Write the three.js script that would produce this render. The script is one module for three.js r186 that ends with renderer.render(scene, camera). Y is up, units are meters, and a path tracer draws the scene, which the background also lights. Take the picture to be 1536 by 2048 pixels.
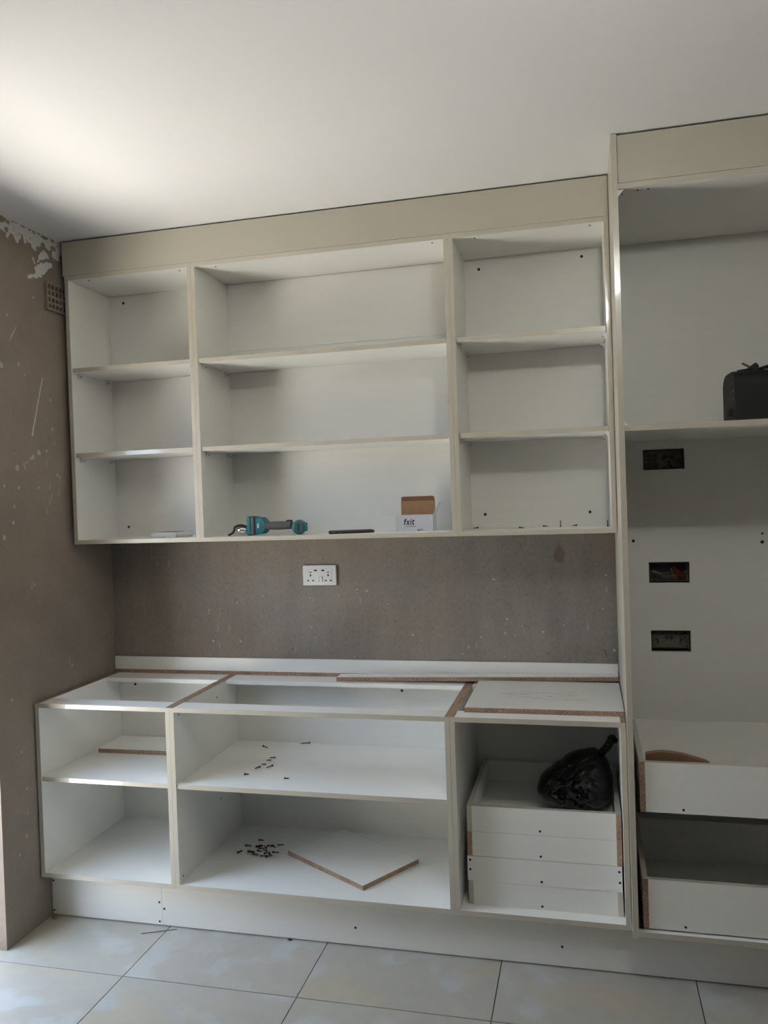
import * as THREE from 'three';
import { mergeGeometries, mergeVertices } from 'three/addons/utils/BufferGeometryUtils.js';
import { RoundedBoxGeometry } from 'three/addons/geometries/RoundedBoxGeometry.js';
import { RectAreaLightUniformsLib } from 'three/addons/lights/RectAreaLightUniformsLib.js';

// ---------------------------------------------------------------- camera, sky, sun, exposure
const scene = new THREE.Scene();
const renderer = new THREE.WebGLRenderer({ antialias: true });
renderer.toneMapping = THREE.LinearToneMapping;
renderer.toneMappingExposure = 1.3;
renderer.shadowMap.enabled = true;
RectAreaLightUniformsLib.init();

const camera = new THREE.PerspectiveCamera(2 * Math.atan(1024 / 1624.5) * 180 / Math.PI, 0.75, 0.05, 60);
{
  const yaw = 0.2429, pitch = -0.0163, roll = -0.0334;
  camera.position.set(1.9965, 1.5295, 3.1283);
  const f = new THREE.Vector3(-Math.sin(yaw) * Math.cos(pitch), Math.sin(pitch), -Math.cos(yaw) * Math.cos(pitch));
  camera.lookAt(camera.position.clone().add(f));
  camera.rotateZ(roll);
}
scene.background = new THREE.Color().setRGB(0.61, 0.84, 1.2);
scene.backgroundIntensity = 5.9;

const sun = new THREE.DirectionalLight(new THREE.Color().setRGB(1, 0.97, 0.92), 90);
sun.position.set(-0.1, 10, 3.4);
sun.target.position.set(-2.0, 0, 1.6);
sun.castShadow = true;
sun.shadow.mapSize.set(2048, 2048);
Object.assign(sun.shadow.camera, { left: -9, right: 9, top: 9, bottom: -9, near: 0.5, far: 40 });
scene.add(sun, sun.target);

// ---------------------------------------------------------------- helpers
let seed = 12345;
const rnd = () => { seed = (seed * 1664525 + 1013904223) >>> 0; return seed / 4294967296; };
const rr = (a, b) => a + (b - a) * rnd();
const lin = (r, g, b) => new THREE.Color().setRGB(r, g, b);
const taken = new Map();
function numbered(name) {
  const n = taken.get(name) ?? 0; taken.set(name, n + 1);
  return n ? `${name}_${String(n).padStart(3, '0')}` : name;
}
const org = new WeakMap();                       // build-space origin of each parent
const V = (x, y, z) => new THREE.Vector3(x, y, z);
function add(mesh, name, at, parent = scene) {   // at: build-space position
  mesh.name = parent === scene ? numbered(name) : name;
  const o = org.get(parent) ?? V(0, 0, 0);
  mesh.position.set(at[0] - o.x, at[1] - o.y, at[2] - o.z);
  org.set(mesh, V(...at));
  mesh.castShadow = mesh.receiveShadow = true;
  parent.add(mesh);
  return mesh;
}
function tag(o, label, category, group) {
  o.userData = { label, category };
  if (group) o.userData.group = group;
  return o;
}
function thing(name, label, category, at, group) { return tag(add(new THREE.Group(), name, at), label, category, group); }
function struct(o) { o.userData.kind = 'structure'; return o; }
function boxGeo(sx, sy, sz, u0 = 0, v0 = 0) {    // uv in metres
  const g = new THREE.BoxGeometry(sx, sy, sz), uv = g.attributes.uv;
  const dim = [[sz, sy], [sz, sy], [sx, sz], [sx, sz], [sx, sy], [sx, sy]];
  for (let i = 0; i < 24; i++) { const [a, b] = dim[i >> 2]; uv.setXY(i, uv.getX(i) * a + u0, uv.getY(i) * b + v0); }
  return g;
}
function box(name, a, b, mat, parent = scene, jitter = true) {
  const s = [b[0] - a[0], b[1] - a[1], b[2] - a[2]];
  return add(new THREE.Mesh(boxGeo(...s, jitter ? rnd() : 0, jitter ? rnd() : 0), mat), name, [(a[0] + b[0]) / 2, (a[1] + b[1]) / 2, (a[2] + b[2]) / 2], parent);
}
function rbox(name, a, b, r, mat, parent, seg = 3) {
  const s = [b[0] - a[0], b[1] - a[1], b[2] - a[2]];
  return add(new THREE.Mesh(new RoundedBoxGeometry(...s, seg, r), mat), name, [(a[0] + b[0]) / 2, (a[1] + b[1]) / 2, (a[2] + b[2]) / 2], parent);
}
const merge = (gs) => mergeGeometries(gs.map((g) => (g.index ? g.toNonIndexed() : g)));
function tube(pts, r, seg = 24, rad = 8) {
  return new THREE.TubeGeometry(new THREE.CatmullRomCurve3(pts.map((p) => V(...p))), seg, r, rad, false);
}

// value noise
const hash = (x, y) => { let h = (x * 374761393 + y * 668265263) | 0; h = Math.imul(h ^ (h >>> 13), 1274126177); return ((h ^ (h >>> 16)) >>> 0) / 4294967296; };
function vn(x, y) {
  const xi = Math.floor(x), yi = Math.floor(y), fx = x - xi, fy = y - yi, u = fx * fx * (3 - 2 * fx), v = fy * fy * (3 - 2 * fy);
  const a = hash(xi, yi), b = hash(xi + 1, yi), c = hash(xi, yi + 1), d = hash(xi + 1, yi + 1);
  return a + (b - a) * u + (c - a) * v + (a - b - c + d) * u * v;
}
const fbm = (x, y, n = 4) => { let s = 0, a = 0.5, t = 0; for (let i = 0; i < n; i++) { s += a * vn(x, y); t += a; x = x * 2.03 + 17.1; y = y * 2.03 + 5.7; a *= 0.5; } return s / t; };

class Sheet {                                    // a painted surface, w by h metres, linear colours
  constructor(w, h, nx, ny, x0 = 0, y0 = 0) { Object.assign(this, { w, h, nx, ny, x0, y0, d: new Float32Array(nx * ny * 3) }); }
  each(fn, bx = [-1e9, 1e9], by = [-1e9, 1e9]) {
    const { nx, ny, w, h, x0, y0, d } = this;
    const i0 = Math.max(0, Math.floor((bx[0] - x0) / w * nx)), i1 = Math.min(nx - 1, Math.ceil((bx[1] - x0) / w * nx));
    const j0 = Math.max(0, Math.floor((by[0] - y0) / h * ny)), j1 = Math.min(ny - 1, Math.ceil((by[1] - y0) / h * ny));
    for (let j = j0; j <= j1; j++) for (let i = i0; i <= i1; i++) {
      const k = (j * nx + i) * 3, c = fn(x0 + (i + 0.5) / nx * w, y0 + (j + 0.5) / ny * h);
      if (!c) continue;
      const a = c[3] ?? 1;
      for (let q = 0; q < 3; q++) d[k + q] += (c[q] - d[k + q]) * a;
    }
  }
  blob(cx, cy, rx, ry, col, alpha = 1, rough = 0.5) {
    this.each((x, y) => {
      const e = Math.hypot((x - cx) / rx, (y - cy) / ry) + rough * (fbm(x * 0.6 / Math.min(rx, ry), y * 0.6 / Math.min(rx, ry), 3) - 0.5) * 2;
      const a = Math.min(1, Math.max(0, (1 - e) * 3)) * alpha;
      return a > 0 ? [...col, a] : null;
    }, [cx - rx * 1.6, cx + rx * 1.6], [cy - ry * 1.6, cy + ry * 1.6]);
  }
  stroke(a, b, r0, r1, col, alpha = 1) {
    const dx = b[0] - a[0], dy = b[1] - a[1], l2 = dx * dx + dy * dy, m = Math.max(r0, r1) * 1.5;
    this.each((x, y) => {
      const t = Math.min(1, Math.max(0, ((x - a[0]) * dx + (y - a[1]) * dy) / l2));
      const dd = Math.hypot(x - a[0] - dx * t, y - a[1] - dy * t) / (r0 + (r1 - r0) * t) + (vn(x * 300, y * 300) - 0.5) * 0.5;
      const al = Math.min(1, Math.max(0, (1 - dd) * 3)) * alpha;
      return al > 0 ? [...col, al] : null;
    }, [Math.min(a[0], b[0]) - m, Math.max(a[0], b[0]) + m], [Math.min(a[1], b[1]) - m, Math.max(a[1], b[1]) + m]);
  }
  poly(pts, col, alpha = 1, wob = 0.008) {
    const xs = pts.map((p) => p[0]), ys = pts.map((p) => p[1]);
    this.each((x0, y0) => {
      const x = x0 + (fbm(x0 * 60, y0 * 60, 3) - 0.5) * 2 * wob, y = y0 + (fbm(x0 * 60 + 40, y0 * 60 + 9, 3) - 0.5) * 2 * wob;
      let inside = false;
      for (let i = 0, j = pts.length - 1; i < pts.length; j = i++) if ((pts[i][1] > y) !== (pts[j][1] > y) && x < (pts[j][0] - pts[i][0]) * (y - pts[i][1]) / (pts[j][1] - pts[i][1]) + pts[i][0]) inside = !inside;
      return inside ? [...col, alpha] : null;
    }, [Math.min(...xs) - 0.02, Math.max(...xs) + 0.02], [Math.min(...ys) - 0.02, Math.max(...ys) + 0.02]);
  }
  texture() {
    const { nx, ny, d, w, h } = this, out = new Uint8Array(nx * ny * 4);
    for (let i = 0; i < nx * ny; i++) {
      for (let q = 0; q < 3; q++) { const c = Math.min(1, Math.max(0, d[i * 3 + q])); out[i * 4 + q] = Math.round(255 * (c <= 0.0031308 ? c * 12.92 : 1.055 * Math.pow(c, 1 / 2.4) - 0.055)); }
      out[i * 4 + 3] = 255;
    }
    const t = new THREE.DataTexture(out, nx, ny, THREE.RGBAFormat);
    t.colorSpace = THREE.SRGBColorSpace; t.magFilter = THREE.LinearFilter; t.minFilter = THREE.LinearFilter;
    t.wrapS = t.wrapT = THREE.MirroredRepeatWrapping;
    t.repeat.set(1 / w, 1 / h); t.offset.set(-this.x0 / w, -this.y0 / h);
    t.needsUpdate = true;
    return t;
  }
}

// ---------------------------------------------------------------- materials
const std = (o) => new THREE.MeshStandardMaterial(o);
function sheetOf(w, n, fn) { const s = new Sheet(w, w, n, n); s.each(fn); return s.texture(); }
const whiteTex = sheetOf(0.6, 384, (x, y) => { const k = 0.985 + 0.03 * (fbm(x * 9, y * 60, 3) - 0.5) + 0.02 * (vn(x * 500, y * 500) - 0.5); return [0.875 * k, 0.865 * k, 0.815 * k]; });
const chipTex = sheetOf(0.3, 512, (x, y) => {
  const a = vn(x * 420, y * 700), b = vn(x * 900 + 7, y * 1300), c = fbm(x * 25, y * 25, 2);
  let k = 0.62 + 0.75 * (a - 0.5) + 0.5 * (b - 0.5) + 0.3 * (c - 0.5);
  if (vn(x * 520 + 90, y * 640) > 0.86) k *= 0.4;
  return [0.46 * k + 0.07, 0.31 * k + 0.045, 0.215 * k + 0.03];
});
const beigeTex = sheetOf(0.6, 256, (x, y) => { const k = 0.985 + 0.03 * (fbm(x * 8, y * 40, 3) - 0.5); return [0.50 * k, 0.47 * k, 0.385 * k]; });
const M = {
  white: std({ map: whiteTex, roughness: 0.42 }),
  edge: new THREE.MeshPhysicalMaterial({ color: lin(0.52, 0.48, 0.395), roughness: 0.3, clearcoat: 0.8, clearcoatRoughness: 0.06 }),
  fascia: std({ map: beigeTex, roughness: 0.4 }),
  chip: std({ map: chipTex, roughness: 0.9 }),
  ceiling: std({ map: sheetOf(1.2, 256, (x, y) => { const k = 1 + 0.012 * (fbm(x * 6, y * 6, 4) - 0.5); return [0.82 * k, 0.81 * k, 0.80 * k]; }), roughness: 0.9 }),
  darkMetal: std({ color: lin(0.035, 0.032, 0.03), roughness: 0.45, metalness: 0.6 }),
  screw: std({ color: lin(0.06, 0.04, 0.03), roughness: 0.5, metalness: 0.4 }),
  plug: std({ color: lin(0.14, 0.035, 0.025), roughness: 0.6 }),
  plastic: std({ color: lin(0.78, 0.78, 0.76), roughness: 0.35 }),
  grout: std({ color: lin(0.13, 0.115, 0.1), roughness: 0.95 }),
  black: std({ color: lin(0.004, 0.004, 0.005), roughness: 0.55 }),
  matteBlack: std({ color: lin(0.02, 0.02, 0.02), roughness: 0.7 }),
  chrome: std({ color: lin(0.75, 0.75, 0.74), roughness: 0.2, metalness: 1 }),
  teal: std({ color: lin(0.012, 0.16, 0.19), roughness: 0.45 }),
  rubber: std({ color: lin(0.12, 0.115, 0.11), roughness: 0.75 }),
  hole: std({ color: lin(0.01, 0.01, 0.01), roughness: 0.9 }),
};

// wall plaster: back wall
const WX = 2.2, WY = 2.6, H = 2.587;
const backSheet = new Sheet(1.1 * 2, 1.3, 2048, 1210, 0, 0.6);
backSheet.each((x, y) => {
  const big = fbm(x * 3.1 + 3, y * 2.2, 4) - 0.5, streak = fbm(x * 16, y * 2.6, 3) - 0.5, fine = fbm(x * 120, y * 90, 3) - 0.5, dirt = vn(x * 260, y * 110);
  let k = 1 + 0.42 * big + 0.22 * streak + 0.2 * fine;
  if (dirt > 0.90 && vn(x * 6 + 2, y * 6) > 0.5) k *= 0.78;
  const warm = fbm(x * 2.3 + 30, y * 2.9 + 8, 3) - 0.5;
  return [0.243 * k * (1 + 0.2 * warm), 0.212 * k, 0.182 * k * (1 - 0.24 * warm)];
});
for (const [x, y, s = 1] of [[.404, 1.293], [.211, 1.226], [.535, 1.182], [.579, 1.117, 1.4], [.448, 1.085], [.462, .956, 2], [.587, .955, 1.8], [.696, 1.146], [.899, 1.135, 1.5], [.913, 1.127, 1.3],
  [1.024, 1.146, 1.2], [1.098, 1.17, 1.2], [1.139, 1.162, 2], [.902, 1.015, 1.2], [.957, .945, 1.3], [1.079, .899, 1.4], [1.647, 1.206, 2.2], [2.033, 1.261], [2.064, 1.218, 1.6], [2.049, 1.092, 1.2], [1.694, 1.053, 1.3], [1.751, 1.024], [1.685, .998, 1.4], [1.758, 1.004, 1.3], [1.829, 1.004, 1.4],
  [1.906, 1.03], [1.721, .99], [1.591, .982, 1.5], [1.542, .942, 1.5], [1.518, .916], [1.681, .907], [1.753, .902], [2.087, .936, 2], [1.947, 1.063], [1.323, .989, 1.6], [1.224, 1.112, 1.4], [1.939, .897]])
  backSheet.blob(x, y, 0.0028 * s * rr(0.7, 1.3), 0.0023 * s * rr(0.7, 1.3), [0.56, 0.54, 0.5], rr(0.6, 0.95), 0.6);
for (const [x, y] of [[.448, 1.08], [.488, 1.013], [.539, 1.013], [.492, .938], [1.11, 1.125], [.914, .969], [.83, .925], [.19, 1.35], [.218, 1.287], [.271, 1.286], [1.995, 1.025], [1.572, .951], [2.064, 1.168]])
  backSheet.stroke([x, y + 0.010], [x + rr(-.003, .003), y - 0.010], 0.0035, 0.005, [0.36, 0.34, 0.31], 0.45);
for (let i = 0; i < 260; i++) backSheet.blob(rr(0, 2.1), rr(0.88, 1.4), rr(.0008, .002), rr(.0008, .002), [0.5, 0.48, 0.44], rr(0.2, 0.7), 0.4);
for (let i = 0; i < 420; i++) { const x = rr(0, 2.1), y = rr(0.88, 1.4), a = rr(0, 6.3), l = rr(.002, .007); backSheet.stroke([x, y], [x + Math.cos(a) * l, y + Math.sin(a) * l], .0008, .0014, [0.06, 0.05, 0.04], 0.55); }
backSheet.blob(1.898, 1.303, 0.022, 0.042, [0.11, 0.07, 0.04], 0.55, 0.55);
backSheet.stroke([2.051, .94], [2.061, .911], .0012, .001, [0.03, 0.025, 0.02], 0.9);
M.backPlaster = std({ map: backSheet.texture(), roughness: 0.95 });
M.backPlaster.bumpMap = M.backPlaster.map; M.backPlaster.bumpScale = 0.0008;

// wall plaster: left wall, with what is left of old white paint below the ceiling
const leftSheet = new Sheet(0.8, 2.6, 800, 2048, 0, 0);
leftSheet.each((z, y) => {
  const big = fbm(z * 3.3 + 11, y * 2.1 + 4, 4) - 0.5, fine = fbm(z * 130, y * 110, 3) - 0.5, trowel = fbm(z * 7 + y * 3, y * 9 - z * 3, 3) - 0.5;
  let k = 1 + 0.36 * big + 0.14 * fine + 0.2 * trowel;
  const warm = fbm(z * 2.1, y * 1.4 + 50, 3) - 0.5;
  return [0.275 * k * (1 + 0.12 * warm), 0.228 * k, 0.187 * k * (1 - 0.15 * warm)];
});
const paint = [0.66, 0.64, 0.6];
for (const p of [[[0.48, 2.412], [0.437, 2.428], [0.435, 2.454], [0.406, 2.469], [0.335, 2.495], [0.332, 2.482], [0.375, 2.444], [0.417, 2.415], [0.477, 2.399]],
  [[0.419, 2.493], [0.388, 2.527], [0.363, 2.525], [0.349, 2.508], [0.405, 2.483], [0.427, 2.472]],
  [[0.332, 2.536], [0.312, 2.554], [0.287, 2.52], [0.323, 2.506], [0.333, 2.522]],
  [[0.452, 2.475], [0.441, 2.487], [0.439, 2.46]]]) leftSheet.poly(p, paint, 0.96, 0.009);
leftSheet.each((z, y) => {
  const n = fbm(z * 34 + 3, y * 40, 4), edge = 2.552 - 0.03 * fbm(z * 9, 3, 2);
  const m = n - 0.5 + (y - edge) * 9;
  return m > 0 && m < 0.34 + 0.2 * vn(z * 22, y * 30) ? [...paint, Math.min(0.92, m * 12)] : null;
}, [0.1, 0.8], [2.46, 2.6]);
leftSheet.stroke([0.4198, 2.032], [0.491, 1.8115], 0.0028, 0.0042, paint, 0.85);
leftSheet.stroke([0.553, 2.207], [0.592, 2.151], 0.0016, 0.003, paint, 0.6);
for (const [z, y, s] of [[.5815, 1.6856, 2.3], [.545, 1.70, 1], [.53, 1.708, 1.2], [.493, 1.7274, 2], [.505, 1.722, 1.3], [.458, 1.7477, 2], [.41, 1.7538, 1.3], [.597, 1.7376, .8], [.54, 1.6886, .8], [.337, 1.655, 1], [.352, 1.665, 1.2], [.5776, 1.6148, 1.2], [.466, 1.615, 1], [.612, 1.4886, 1.6], [.664, 1.437, 1.8], [.605, 1.545, 1.2], [.511, 1.252, 1], [.487, 1.183, .8], [.3052, .91, .8],
  [.6535, 1.62, 1.3], [.551, 2.067, 1.3], [.645, 2.048, 2], [.454, 2.332, 1], [.52, 2.033, .8], [.372, 1.841, 1.4], [.376, 1.954, 1], [.603, 2.236, 1], [.62, .66, 1], [.6, .52, 1.2], [.66, .86, 1], [.61, .35, 1.2], [.65, .3, 1]])
  leftSheet.blob(z, y, 0.0052 * s, 0.0058 * s, [0.5, 0.48, 0.44], 0.8, 0.5);
for (const [z, y] of [[.421, 1.53], [.336, 1.64], [.345, 1.60], [.412, 1.71], [.40, 1.62], [.32, .93], [.598, .44], [.525, 1.25], [.36, 1.79]]) leftSheet.stroke([z, y + 0.011], [z + 0.003, y - 0.010], 0.004, 0.006, [0.4, 0.37, 0.33], 0.5);
for (const [z, y] of [[.388, 1.585], [.395, 1.572], [.404, 1.558]]) leftSheet.stroke([z, y + 0.008], [z + 0.006, y - 0.008], 0.003, 0.003, [0.46, 0.44, 0.4], 0.6);
for (let i = 0; i < 200; i++) leftSheet.blob(rr(0, .75), rr(0.1, 2.5), rr(.001, .003), rr(.001, .003), [0.42, 0.4, 0.36], rr(0.15, 0.6), 0.4);
M.leftPlaster = std({ map: leftSheet.texture(), roughness: 0.95 });
M.leftPlaster.bumpMap = M.leftPlaster.map; M.leftPlaster.bumpScale = 0.0008;
M.plaster = std({ map: sheetOf(1.5, 512, (x, y) => { const k = 1 + 0.5 * (fbm(x * 4, y * 4, 4) - 0.5) + 0.3 * (fbm(x * 90, y * 90, 2) - 0.5); return [0.225 * k, 0.19 * k, 0.16 * k]; }), roughness: 0.95 });

// glazed floor tile: cream with pale and ochre clouds
M.tile = std({
  map: sheetOf(1.6, 1024, (x, y) => {
    const w = fbm(x * 3, y * 3 + 9, 3), a = fbm(x * 7 + w * 2, y * 7 - w * 2, 5), b = fbm(x * 5 + 20 + w * 3, y * 5 + 31, 4), c = fbm(x * 26, y * 26, 3);
    let r = 0.445, g = 0.42, bl = 0.365;
    const pale = Math.min(1, Math.max(0, (a - 0.53) * 7)) * 0.8, ochre = Math.min(1, Math.max(0, (b - 0.57) * 7)) * 0.55;
    r += (0.50 - r) * pale; g += (0.505 - g) * pale; bl += (0.485 - bl) * pale;
    r += (0.49 - r) * ochre; g += (0.425 - g) * ochre; bl += (0.31 - bl) * ochre;
    const k = 1 + 0.12 * (c - 0.5);
    return [r * k, g * k, bl * k];
  }), roughness: 0.28,
});
M.concrete = std({ map: sheetOf(2, 256, (x, y) => { const k = 0.9 + 0.25 * fbm(x * 6, y * 6, 4); return [0.52 * k, 0.5 * k, 0.46 * k]; }), roughness: 0.95 });

M.render = std({ map: sheetOf(2, 256, (x, y) => { const k = 0.9 + 0.2 * fbm(x * 5, y * 5, 4); return [0.22 * k, 0.20 * k, 0.17 * k]; }), roughness: 0.95 });

// ---------------------------------------------------------------- the room
const RX = 4.3, RZ = 5.2, TW = 0.23;             // inner width, depth, wall thickness
const DZ0 = 0.735, DZ1 = 1.45, DH = 2.1;         // doorway in the left wall
const floor = struct(box('floor', [-TW, -0.12, 0], [RX, -0.006, RZ], M.grout));
{
  const X0 = 0.4885, Z0 = 0.7954, S = 0.6, g = 0.0017;
  for (let i = -2; i < 7; i++) for (let k = -1; k < 8; k++) {
    const a = Math.max(X0 + i * S + g, -TW), b = Math.min(X0 + (i + 1) * S - g, RX), c = Math.max(Z0 + k * S + g, 0), d = Math.min(Z0 + (k + 1) * S - g, RZ);
    if (b - a < 0.02 || d - c < 0.02) continue;
    box('tile', [a, -0.006, c], [b, 0, d], M.tile, floor);
  }
}
struct(box('ceiling', [-TW, H, -TW], [RX + TW, H + 0.15, RZ + TW], M.ceiling));
// back wall with three recesses for electrical boxes
const holes = [[2.2065, 1.602, 2.3485, 1.676], [2.216, 1.189, 2.356, 1.265], [2.2175, 0.937, 2.354, 1.0155]];
const rect = (C, x0, y0, x1, y1) => { const s = new C(); s.moveTo(x0, y0); s.lineTo(x1, y0); s.lineTo(x1, y1); s.lineTo(x0, y1); s.closePath(); return s; };
function extruded(name, shape, depth, mat, at, parent, opt = {}) { return add(new THREE.Mesh(new THREE.ExtrudeGeometry(shape, { depth, bevelEnabled: false, ...opt }), mat), name, at, parent); }
{
  const s = rect(THREE.Shape, -TW, -0.12, RX + TW, H);
  for (const [a, b, c, d] of holes) s.holes.push(rect(THREE.Path, a - 0.002, b - 0.002, c + 0.002, d + 0.002));
  const w = struct(box('wall_back', [-TW, -0.12, -TW], [RX + TW, H, -0.06], M.plaster));
  extruded('plaster_layer', s, 0.06, M.backPlaster, [0, 0, -0.06], w);
}
{
  const s = new THREE.Shape();
  for (const [i, [z, y]] of [[0, -0.12], [DZ0, -0.12], [DZ0, DH], [DZ1, DH], [DZ1, -0.12], [RZ + TW, -0.12], [RZ + TW, H], [0, H]].entries()) i ? s.lineTo(z, y) : s.moveTo(z, y);
  // floor slab runs through the doorway, so the wall foot stands on the tiles there
  const w = struct(extruded('wall_left', s, TW, M.leftPlaster, [0, 0, 0], scene));
  w.rotation.y = -Math.PI / 2;
}
struct(box('wall_right', [RX, -0.12, 0], [RX + TW, H, RZ + TW], M.plaster));
struct(box('wall_front', [0, -0.12, RZ], [RX, H, RZ + TW], M.plaster));
struct(box('ground', [-14, -0.3, -9], [-TW, -0.13, 12], M.concrete));
struct(box('wall_outer', [-2.9, -0.13, -8], [-2.72, 1.75, 11], M.render));     // boundary wall across the side passage

// ---------------------------------------------------------------- cabinet pieces
const T = 0.016, EB = 0.0008;
const E3 = (p, ax, d) => { const q = [...p]; q[ax] += d; return q; };
// a board whose front (+z) edge wears a glossy beige band
function board(name, a, b, parent, opt = {}) {
  const m = box(name, a, [b[0], b[1], b[2] - (opt.band === false ? 0 : EB)], M.white, parent);
  if (opt.band !== false) box('edge_band', [a[0], a[1], b[2] - EB], b, M.edge, m);
  if (opt.rawTop) box('raw_edge', [a[0], b[1], a[2]], [b[0], b[1] + 0.0006, b[2] - EB], M.chip, m);
  return m;
}
const headGeo = new THREE.CylinderGeometry(0.0042, 0.0042, 0.0016, 12); headGeo.rotateX(Math.PI / 2);
const headX = headGeo.clone().rotateY(Math.PI / 2);
const screwHead = (x, y, z, parent, s = 1, geo = headGeo) => { const m = add(new THREE.Mesh(geo, M.darkMetal), 'screw', [x, y, z], parent); m.scale.setScalar(s); return m; };
// small white corner bracket under a shelf; side = +1: fixed to a panel on its left
const brGeo = (() => { const s = new THREE.Shape(); s.moveTo(0, 0); s.lineTo(0.017, 0); s.lineTo(0, -0.019); s.closePath(); return new THREE.ExtrudeGeometry(s, { depth: 0.014, bevelEnabled: true, bevelSize: 0.001, bevelThickness: 0.001, bevelSegments: 1 }); })();
const brGeoR = brGeo.clone().rotateY(Math.PI).translate(0, 0, 0.014);
function bracket(x, y, z, side, parent) {
  const m = add(new THREE.Mesh(side > 0 ? brGeo : brGeoR, M.plastic), 'corner_bracket', [x + side * 0.0005, y - 0.001, z - 0.007], parent);
  const s = screwHead(x + side * 0.0115, y - 0.0125, z + 0.0, m, 0.7, headX); s.rotation.z = side * -0.8;
}

// ---------------------------------------------------------------- wall cabinets
const UZ = 0.296, UT = 2.448, UB = 1.389, BK = 0.012;
const shelvesU = [2.085, 1.7495];
function wallCabinet(x0, x1, label, screws, right) {
  const c = thing('wall_cabinet', label, 'cabinet', [(x0 + x1) / 2, UB, 0], 'open wall cabinets');
  board('side_panel', [x0, UB, 0.001], [x0 + T, UT, UZ], c);
  board('side_panel', [x1 - T, UB, 0.001], [x1, UT, UZ], c);
  board('top_panel', [x0 + T, UT - T, 0.001], [x1 - T, UT, UZ], c);
  board('bottom_panel', [x0 + T, UB, 0.001], [x1 - T, UB + T, UZ], c);
  box('back_panel', [x0 + T, UB + T, 0.001], [x1 - T, UT - T, BK], M.white, c);
  for (const y of shelvesU) {
    const s = board('shelf', [x0 + T + 0.004, y - T, BK + 0.002], [x1 - T - 0.003, y, UZ - 0.004], c);
    for (const z of [0.25, 0.055]) { bracket(x0 + T, y - T, z, 1, s); if (right) bracket(x1 - T, y - T, z, -1, s); }
  }
  for (const [x, y] of screws) screwHead(x, y, BK + 0.001, c, 1.25);
  for (const x of [x0 + 0.09, x1 - 0.06]) { const m = add(new THREE.Mesh(headGeo, M.darkMetal), 'screw', [x, UT - T - 0.0006, UZ - 0.03], c); m.rotation.x = Math.PI / 2; m.scale.setScalar(0.8); }
  return c;
}
const U = [0.0255, 0.5705, 1.5568, 2.0985];
wallCabinet(U[0], U[1] - 0.0006, 'narrow open white wall cabinet nearest the bare plaster side wall', [[.1108, 2.3993], [.0961, 1.4453]], false);
const wc2 = wallCabinet(U[1], U[2] - 0.0006, 'widest open white wall cabinet, holding the drill and phone', [], false);
box('back_rail', [U[1] + T, 2.155, BK], [U[2] - T, 2.43, BK + 0.003], M.white, wc2);
wallCabinet(U[2], U[3], 'open white wall cabinet beside the tall unit, screws on its bottom', [[1.6285, 2.3915], [2.0099, 2.4013], [1.6238, 1.4565], [2.0134, 1.455]], true);
tag(box('filler_board', [0.0215, UT + 0.0005, UZ - 0.014], [2.0985, H - 0.006, UZ + 0.0035], M.fascia), 'long beige filler board between wall cabinets and ceiling', 'filler board');

// ---------------------------------------------------------------- base cabinets
const LZ = 0.547, LT = 0.818, LB = 0.1735;
function baseCabinet(x0, x1, label, shelf, screws) {
  const c = thing('base_cabinet', label, 'cabinet', [(x0 + x1) / 2, LB, 0], 'open base cabinets');
  board('side_panel', [x0, LB, 0.001], [x0 + T, LT - 0.0006, LZ], c, { rawTop: true });
  board('side_panel', [x1 - T, LB, 0.001], [x1, LT - 0.0006, LZ], c, { rawTop: true });
  board('bottom_panel', [x0 + T, LB, 0.001], [x1 - T, LB + T, LZ], c);
  box('back_panel', [x0 + T, LB + T, 0.001], [x1 - T, LT - T, BK - 0.002], M.white, c);
  board('front_rail', [x0 + T, LT - T, 0.468], [x1 - T, LT, LZ], c);
  board('back_rail', [x0 + T, LT - T, 0.001], [x1 - T, LT, 0.112], c, { band: false });
  if (shelf) board('shelf', [x0 + T + 0.001, 0.546 - T, BK], [x1 - T - 0.001, 0.546, LZ - 0.003], c);
  for (const [x, y, z, gx] of screws) screwHead(x, y, z, c, gx ? 0.8 : 1.2, gx ? headX : headGeo);
  return c;
}
const Lx = [0.0055, 0.5525, 1.5512, 2.0985];
baseCabinet(Lx[0], Lx[1] - 0.0006, 'narrow open base cabinet in the plaster corner, one board on its shelf', true, [[.0969, .7683, BK]]);
baseCabinet(Lx[1], Lx[2] - 0.0006, 'widest open base cabinet, screws scattered on its shelf', true,
  [[1.2729, .7692, BK], [Lx[1] + T, .785, .51, 1], [Lx[1] + T, .525, .53, 1], [Lx[1] + T, .37, .2, 1], [Lx[1] + T, .21, .52, 1], [Lx[1] + T, .77, .2, 1], [Lx[2] - T - .002, .33, .5, 1]]);
baseCabinet(Lx[2], Lx[3], 'base cabinet without shelf, filled by a stack of drawers', false, []);

// plinth
{
  const PZ = 0.484;
  const k1 = tag(add(new THREE.Group(), 'plinth_board', [0.23, 0, PZ]), 'short white plinth board under the corner base cabinet', 'plinth board');
  box('panel', [0.0015, 0.004, PZ - T], [0.4585, LB - 0.001, PZ], M.white, k1);
  for (const [x, y] of [[.4488, .0864], [.4479, .0163], [.0082, .1313], [.0075, .0186]]) screwHead(x, y, PZ + 0.0003, k1, 0.85);
  const k2 = tag(add(new THREE.Group(), 'plinth_board', [1.7, 0, PZ]), 'long white plinth board running under the tall unit', 'plinth board');
  box('panel', [0.4595, 0.004, PZ - T], [3.0, LB - 0.001, PZ], M.white, k2);
  for (const [x, y] of [[.468, .0642], [1.1917, .0636], [1.8841, .0677]]) screwHead(x, y, PZ + 0.0003, k2, 0.95);
}

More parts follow.
